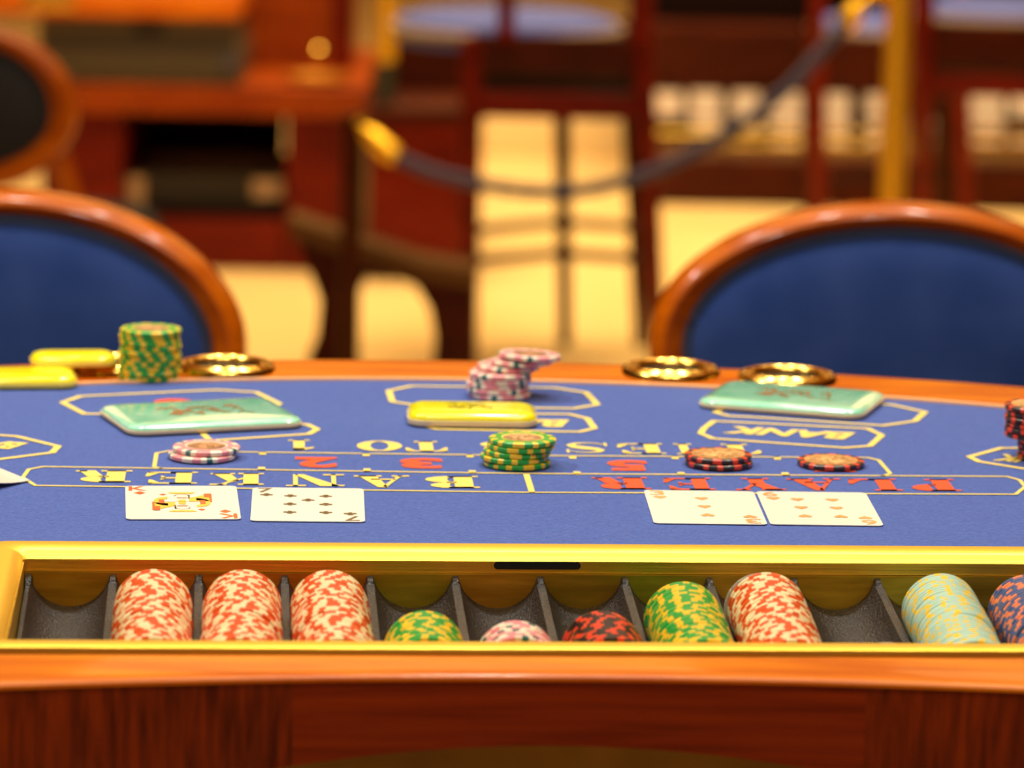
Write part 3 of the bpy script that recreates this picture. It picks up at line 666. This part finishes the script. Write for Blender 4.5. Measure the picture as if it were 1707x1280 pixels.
# ------------------------------------------------------------ oval-backed chairs
def oval(a, bu, bl, n=72, p=2.0):
    out = []
    for i in range(n):
        t = 2*pi*i/n; c, s = cos(t), sin(t); b = bu if s > 0 else bl
        out.append((a*abs(c)**(2/p)*(1 if c > 0 else -1), b*abs(s)**(2/p)*(1 if s > 0 else -1)))
    return out
def chair(px, py, Y, a, bu, bl, label, fab, fw=.024, tilt=-.12, group=None):
    c = Q(px,py,Y); root = thing('oval_back_chair', label, 'chair', (c.x,Y,0), group)
    n = 72
    # frame: rounded profile swept round the oval (r offset, y depth) ; front faces the camera (-y)
    prof = [(0,.018),(0,-.002),(-.002,-.009),(-.008,-.0155),(-.015,-.017),(-.020,-.0135),(-.024,-.0085),(-.032,-.005),(-.040,-.002),(-.040,.018)]
    bm = bmesh.new(); rings = []
    for dr, y in prof:
        s = dr*fw/.024*.92
        L = oval(a+s*1.1, bu+s*.8, bl+s, n); rings.append([(x, y+z*tilt*-1, c.z+z) for x,z in L])
    stack_loops(bm, rings, False, False)
    link('backrest_frame', bm, chair_w, root, smooth=True)
    s = -.037*fw/.024*.92; sx_ = s*1.1; sz_ = s*.8; bm = bmesh.new()
    L = [[(x, .004+z*-tilt, c.z+z) for x,z in oval(a+sx_,bu+sz_,bl+s,n)]]
    for ins, y in ((.000,-.004),(.012,-.012),(.035,-.018),(.08,-.022)):
        L.append([(x, y+z*-tilt, c.z+z) for x,z in oval(a+sx_-ins,bu+sz_-ins,bl+s-ins,n)])
    stack_loops(bm, L); link('back_cushion', bm, fab, root, smooth=True)
    bm = bmesh.new(); pts = [(x, -.006+z*-tilt, c.z+z) for x,z in oval(a+sx_-.003,bu+sz_-.003,bl+s-.003,n)]
    tube(bm, pts+[pts[0]], .0045, 8, False); link('piping', bm, pipe_f if fab is not dark_f else dark_f, root, smooth=True)
    bm = bmesh.new(); prism(bm, [(x,y+.24) for x,y in rrect(.46,.44,.08)], [], .39, .43); link('seat_frame', bm, chair_w, root)
    bm = bmesh.new()
    stack_loops(bm, [[(x,y+.24,z) for x,y in rrect(.44-2*i,.42-2*i,.08)] for i,z in ((0,.43),(0,.455),(.01,.475),(.04,.485))]); link('seat', bm, fab, root, smooth=True)
    for sx in (-1,1):
        for sy in (.05,.42):
            bm = bmesh.new(); tube(bm, [(sx*.19,sy,.40),(sx*.19,sy,.2),(sx*.195,sy+(.02 if sy>.2 else -.02),0)], [.022,.019,.014], 10)
            link('leg', bm, chair_w, root, smooth=True)
        bm = bmesh.new(); zz = c.z-bl*.55
        tube(bm, [(sx*.17,.05,.41),(sx*a*.80,.02-(.55*bl)*-tilt*0+.01,max(.44,zz))], .016, 10); link('back_support', bm, chair_w, root, smooth=True)
    return root
YC = 3.4
chair(1492,580,YC,.2055,.120,.17,'oval-backed chair with blue cushion at the right behind the table',chair_f,.0185)
chair(0,580,YC,.2055,.131,.17,'oval-backed chair with blue cushion at the left behind the table',chair_f,.0185)
chair(-62,185,5.2,.145,.110,.10,'oval-backed chair with near-black cushion at the upper left',dark_f,.022)

# ------------------------------------------------------------ background furniture
def pbox(bm, x0, y0, x1, y1, Y, d, zmin=None, bev=.004):
    a = Q(x0,y1,Y); b = Q(x1,y0,Y)
    if zmin is not None: b.z = max(b.z, zmin+.01); a.z = zmin
    box(bm, (min(a.x,b.x),Y,min(a.z,b.z)), (max(a.x,b.x),Y+d,max(a.z,b.z)), bev)
def part(name, m, root, boxes, lab=None):
    bm = bmesh.new()
    for q in boxes: pbox(bm, *q)
    o = link(name, rel(bm,root), m, root)
    if lab: o['label'] = lab
    return o
def gx(px, Y): return Q(px,300,Y).x
# open mahogany cabinet
D = 8.1; ZC = Q(612,150,D-.03).z+.0006; ZS = Q(474,362,D+.04).z+.0006; ZM = Q(396,30,D+.01).z+.0006
r = thing('open_cabinet', 'open-fronted mahogany cabinet at the back left with a dark bay', 'cabinet', (gx(360,D),D,0))
part('cabinet_top', maho_o, r, [(60,150,612,186,D-.03,.8)]); part('side_panel', maho, r, [(475,186,600,459,D,.75)])
part('side_panel', maho, r, [(70,186,205,459,D,.75)]); part('bottom_rail', maho, r, [(206,368,474,459,D,.04)])
part('back_panel', blk, r, [(206,188,474,366,D+.6,.02)]); part('shelf', maho_d, r, [(206,362,474,369,D+.04,.55)])
r = thing('recorder_box', 'dark flat box inside the open cabinet with a pale badge', 'box', (gx(345,D),D+.1,Q(300,362,D+.1).z))
part('case', mat('case_dark',(.02,.014,.006),.5), r, [(222,292,472,361,D+.1,.35,ZS)])
part('badge', mat('badge_tan',(.75,.50,.26),.5), r, [(420,300,472,332,D+.092,.007)]); part('grip', mat('badge_tan',(.6,.4,.2),.5), r, [(213,295,240,361,D+.082,.018,ZS)])
r = thing('shuffling_machine', 'grey-brown machine standing on the open cabinet', 'machine', (gx(265,D),D+.1,Q(265,149,D+.1).z))
part('case', olive, r, [(60,86,400,147.5,D-.01,.33,ZC),(66,30,396,87,D+.01,.31)]); part('notch', blk, r, [(222,34,272,58,D+.002,.007)]); part('display', mat('display_glass',(.05,.05,.09),.2), r, [(368,98,396,116,D-.018,.007)])
r = thing('machine_shelf', 'glossy orange wooden shelf lying across the machine at the top left', 'shelf', (gx(200,D),D+.1,Q(200,29,D+.1).z))
part('board', rail_m, r, [(-60,-6,400,28,D-.03,.36,ZM)]); part('brass_edge', brass_p, r, [(40,-30,125,14,D-.045,.014)])
r = thing('side_cupboard', 'orange-brown wooden cupboard behind the machine', 'cupboard', (gx(495,8.45),8.45,Q(495,148,8.45).z))
part('cupboard_body', maho_o, r, [(404,-90,590,116,8.46,.3,ZC)]); part('upright', maho, r, [(555,-90,588,115,8.44,.019,ZC)])
bm = bmesh.new(); c = Q(530,88,8.40); bmesh.ops.create_uvsphere(bm, u_segments=16, v_segments=10, radius=.016, matrix=Matrix.Translation(c)); tube(bm, [c,c+Vector((0,.05,0))], .006)
link('knob', rel(bm,r), brass_p, r, smooth=True)
# brass tray on cabinet top
c = Q(530,146,8.2); bm = bmesh.new(); lathe(bm, [(0,0),(.055,0),(.068,.010),(.066,.011),(.052,.003),(0,.003)], 32); o = link('brass_ashtray', bm, mat('brass_aged',(.75,.34,.05),.35,1), None, smooth=True); o.location = (c.x,8.2,ZC)
tag(o, 'small brass dish on the right corner of the open cabinet', 'dish')
# solid podium right of it
D = 8.0
r = thing('podium', 'red mahogany podium between the open cabinet and the stool', 'podium', (gx(700,D),D,0))
part('podium_body', maho, r, [(612,200,800,462,D,.6)]); part('raised_back', maho_d, r, [(640,72,806,184,D+.3,.3)]); part('podium_top', maho_d, r, [(608,184,806,199,D-.03,.66)])
# brass post on podium
r = thing('brass_post', 'short brass post with a dark sleeve on the podium', 'post', (gx(637,D),D+.05,Q(637,184,D).z))
x = gx(638,D); z0 = Q(637,184,D).z; bm = bmesh.new(); tube(bm, [(x,D+.05,z0+.09),(x,D+.05,z0+.5)], .020); link('brass_pole', rel(bm,r), satin, r, smooth=True)
bm = bmesh.new(); tube(bm, [(x,D+.05,z0),(x,D+.05,z0+.095)], .018); link('sleeve', rel(bm,r), mat('sleeve_green',(.02,.025,.012),.6), r, smooth=True)
# arched wooden step stand
D = 6.62; pts = [(482,366),(560,392),(700,438),(792,452)]
low = [(792,700),(716,700),(722,600),(724,560),(716,515),(694,478),(655,459),(612,459),(592,500),(580,600),(575,700),(500,700),(512,600),(528,560),(533,500),(510,440)]
r = thing('arched_stand', 'dark wooden stand with an arched opening and sloping top, before the podium', 'stand', (gx(650,D),D,0))
bm = bmesh.new(); zz = [Q(x,y,D) for x,y in pts+low]; z0 = min(q.z for q in zz)
P2 = [(q.x, max(q.z,0)) for q in zz]
vs = []
prism(bm, P2, [], 0, .07); bm.transform(Matrix(((1,0,0,0),(0,0,1,D),(0,1,0,0),(0,0,0,1))))
link('arched_frame', rel(bm,r), maho_d, r)
bm = bmesh.new()
for (xa,ya),(xb,yb) in zip(pts,pts[1:]):
    a = Q(xa,ya,D-.01); b = Q(xb,yb,D-.01)
    vv = [bm.verts.new(q) for q in ((a.x,D-.02,a.z+.004),(b.x,D-.02,b.z+.004),(b.x,D-.02,b.z-.026),(a.x,D-.02,a.z-.026),(a.x,D+.085,a.z+.004),(b.x,D+.085,b.z+.004),(b.x,D+.085,b.z-.022),(a.x,D+.085,a.z-.022))]
    for f in ((0,1,2,3),(5,4,7,6),(4,5,1,0),(3,2,6,7),(1,5,6,2),(4,0,3,7)): bm.faces.new([vv[i] for i in f])
link('sloping_top', rel(bm,r), mat('stand_top',(.075,.030,.005),.5,spec=.2,col2=(.10,.042,.007),noise=(5,5,5)), r)
# high stools
def stool(D, xs, seat, apron, label, posts=(), slot=None, stretch=(), back=None, depth=.36, lw=.017):
    """xs: pixel x (top, bottom) of the two front legs"""
    r = thing('high_stool', label, 'stool', (gx((xs[0][0]+xs[1][0])/2,D),D,0))
    ztop = Q(xs[0][0],apron[0],D).z
    def leg(x0, x1, Y, rr, up=None):
        bm = bmesh.new(); a = Q(x0,apron[0],D); b = Q(x1,600,D)
        tube(bm, [(b.x,Y,0),(b.x*.5+a.x*.5,Y,ztop*.5),(a.x,Y,ztop if not up else up)], [rr*.85,rr,rr*1.15], 4 if False else 10)
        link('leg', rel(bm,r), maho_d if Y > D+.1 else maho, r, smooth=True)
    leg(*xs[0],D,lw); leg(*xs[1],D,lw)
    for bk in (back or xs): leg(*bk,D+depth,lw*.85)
    x0, x1 = xs[0][0], xs[1][0]
    if slot:
        y0, y1 = slot
        part('apron', maho_d, r, [(x0,apron[0],x1,y0,D-.008,.016)]); part('apron', maho, r, [(x0,y1,x1,apron[1],D-.008,.016)])
        part('slot_backing', blk, r, [(x0,y0,x1,y1,D+.06,.01)])
    else: part('apron', maho_d, r, [(x0,apron[0],x1,apron[1],D-.008,.016)])
    part('side_apron', maho_d, r, [(x0-4,apron[0],x0+12,apron[1]-4,D+.01,depth-.01)]); part('side_apron', maho_d, r, [(x1-12,apron[0],x1+4,apron[1]-4,D+.01,depth-.01)])
    for ya, yb, Y in stretch:
        bm = bmesh.new(); a = Q(x0+4,ya,Y); b = Q(x1+8,yb,Y); m_ = (a+b)/2+Vector((0,0,.012)); tube(bm, [a,m_,b], .009, 8); link('stretcher', rel(bm,r), maho_d, r, smooth=True)
    if seat:
        cx, cy, hw = seat; c = Q(cx,cy,D+depth*.55); bm = bmesh.new()
        lathe(bm, [(0,-.03),(.97,-.03),(1,-.015),(1,.0),(.96,.012),(.8,.02),(0,.026)], 48)
        bmesh.ops.scale(bm, vec=(hw,hw*.95,1), verts=bm.verts); bmesh.ops.translate(bm, vec=(c.x,D+depth*.55,c.z), verts=bm.verts)
        link('seat', rel(bm,r), seat_b, r, smooth=True)
        bm = bmesh.new(); tube(bm, [(c.x+hw*1.01*cos(t*pi/24),D+depth*.55+hw*.96*sin(t*pi/24),c.z-.005) for t in range(49)], .008, 8, False)
        link('seat_piping', rel(bm,r), mat('piping_cream',(.3,.2,.12),.6), r, smooth=True)
    for px, rr in posts:
        bm = bmesh.new(); a = Q(px,70,D-.02); tube(bm, [(a.x,D-.02,a.z),(a.x,D-.02,a.z+.45)], rr, 10); link('back_post', rel(bm,r), maho, r, smooth=True)
    if posts and len(posts) > 1:
        part('back_rail', maho, r, [(posts[0][0],-380,posts[1][0],-330,D-.03,.025)])
    return r
stool(6.95, ((786,782),(1070,1100)), (845,42,.195), (62,196), 'tall wooden stool with blue round seat behind the rope', ((843,.015),(1068,.021)), (124,156), ((382,380,7.26),(436,432,6.9)), back=((938,946),(1052,1078)))
stool(8.6, ((1362,1358),(1600,1604)), (1480,45,.16), (66,150), 'tall dark stool left of and behind the brass rope post', ((1362,.017),(1600,.014)), None, ((300,300,8.9),), lw=.018, depth=.3)
stool(7.6, ((1538,1540),(1850,1852)), (1660,22,.17), (44,160), 'tall stool with blue seat at the upper right edge', ((1538,.021),(1850,.021)), (112,128), (), back=((1602,1600),(1800,1800)))
# rope barrier
Yp = 6.4
r = thing('rope_post', 'shiny brass barrier post behind the right blue chair', 'post', (gx(1487,Yp),Yp,0))
x = gx(1487,Yp)
bm = bmesh.new(); tube(bm, [(x,Yp,.05),(x,Yp,1.0)], .0205, 24); link('brass_pole', rel(bm,r), satin, r, smooth=True)
bm = bmesh.new(); lathe(bm, [(0,0),(.16,0),(.16,.012),(.05,.03),(.03,.05),(0,.05)], 32); link('post_base', bm, brass_p, r, smooth=True)
bm = bmesh.new(); lathe(bm, [(0,1.0),(.036,1.0),(.04,1.02),(.03,1.045),(0,1.055)], 24); link('post_cap', bm, brass_p, r, smooth=True)
rope_px = [(1408,40),(1370,85),(1320,140),(1260,190),(1190,235),(1120,272),(1050,300),(980,316),(910,320),(840,314),(770,300),(710,283),(655,258)]
N = len(rope_px)
rope = thing('barrier_rope', 'dark navy barrier rope sagging between brass hooks', 'rope', (gx(980,6.3),6.3,0))
pts = [Q(px,py,Yp-.04-.05*sin(pi*i/(N-1))) for i,(px,py) in enumerate(rope_px)]
fine = []
for i in range(N-1):
    p0, p1, p2, p3 = pts[max(i-1,0)], pts[i], pts[i+1], pts[min(i+2,N-1)]
    for k in range(6):
        t = k/6; fine.append(.5*((2*p1)+(p2-p0)*t+(2*p0-5*p1+4*p2-p3)*t*t+(3*p1-p0-3*p2+p3)*t**3))
fine.append(pts[-1])
bm = bmesh.new(); tube(bm, fine, [.0105+.0010*sin(i*1.9) for i in range(len(fine))], 12); link('rope_cord', rel(bm,rope), rope_m, rope, smooth=True)
for a, b, e in ((Q(1405,44,Yp-.02),Q(1436,6,Yp-.02),Vector((x-.02,Yp,Q(1470,-8,Yp).z))),(Q(660,262,Yp-.05),Q(606,216,Yp-.03),Q(598,205,Yp-.02))):
    bm = bmesh.new(); d = b-a; tube(bm, [a,a+d*.15,a+d*.75,b], [.014,.017,.0155,.008], 16); tube(bm, [b,(b+e)/2+Vector((0,0,.01)),e], .006, 8); link('brass_hook', rel(bm,rope), satin, rope, smooth=True)
r = thing('rope_post', 'dark short wooden post carrying the left end of the rope', 'post', (gx(588,Yp),Yp,0))
x = gx(586,Yp); bm = bmesh.new(); tube(bm, [(x,Yp,.012),(x,Yp,Q(588,190,Yp).z)], .016, 16); link('post_pole', rel(bm,r), maho_d, r, smooth=True)
bm = bmesh.new(); lathe(bm, [(0,0),(.12,0),(.12,.008),(.02,.012),(0,.012)], 32); link('post_base', bm, maho_d, r, smooth=True)
r = thing('rope_post', 'slim brass barrier post in the far background', 'post', (gx(1196,10.2),10.2,0))
x = gx(1196,10.2); bm = bmesh.new(); tube(bm, [(x,10.2,.01),(x,10.2,Q(1196,30,10.2).z)], .024, 16); link('brass_pole', rel(bm,r), mat('brass_aged',(.75,.34,.05),.35,1), r, smooth=True)
# far display counter with brass rails; its pale blocks are given added glow
D = 9.45; lit = mat('cream_added_glow', (.7,.5,.3), .5, emit=((1,.60,.26),.75))
r = thing('display_counter', 'far counter with brass bars and rows of cream panels with added glow', 'counter', (gx(1390,D),D,0))
part('counter_top', maho_d, r, [(1060,60,1900,150,D-.05,.6)]); part('added_dark_back', mat('near_black_fill', (.008,.002,.0008), .5, spec=.1), r, [(1085,-160,1900,60,D+.1,.4)]); part('plinth', maho_d, r, [(1085,279,1900,338,D-.29,.8)]); part('back_board', mat('board_brown',(.10,.045,.012),.6), r, [(1060,150,1900,276,D+.15,.02)])  # near-black board above the counter is added to cover the lit hall
rr = random.Random(5); xx = 1076
while xx < 1760:
    w = rr.choice((44,58,62,50)); 
    for (ya,yb) in ((152,192),(200,214),(232,272)):
        if rr.random() < .85: part('glow_block', lit, r, [(xx,ya+rr.uniform(0,5),xx+w,yb,D+.03,.04)])
    xx += w+rr.choice((14,20,30))
bm = bmesh.new()
for yy in (222,243): tube(bm, [Q(1062,yy,D-.02),Q(1900,yy,D-.02)], .008, 8)
link('brass_bar', rel(bm,r), brass_p, r, smooth=True)
# pale stone plinth seen through the stool
D = 10.0
r = thing('stone_plinth', 'pale stone block seen between the legs of the tall stool', 'block', (gx(930,D),D,0))
bm = bmesh.new(); a = Q(800,192,D); b = Q(1062,192,D); box(bm, (a.x,D,Q(900,306,D).z*0), (b.x,D+.5,a.z), .01); link('block', rel(bm,r), mat('stone_cream',(.85,.66,.34),.5), r)
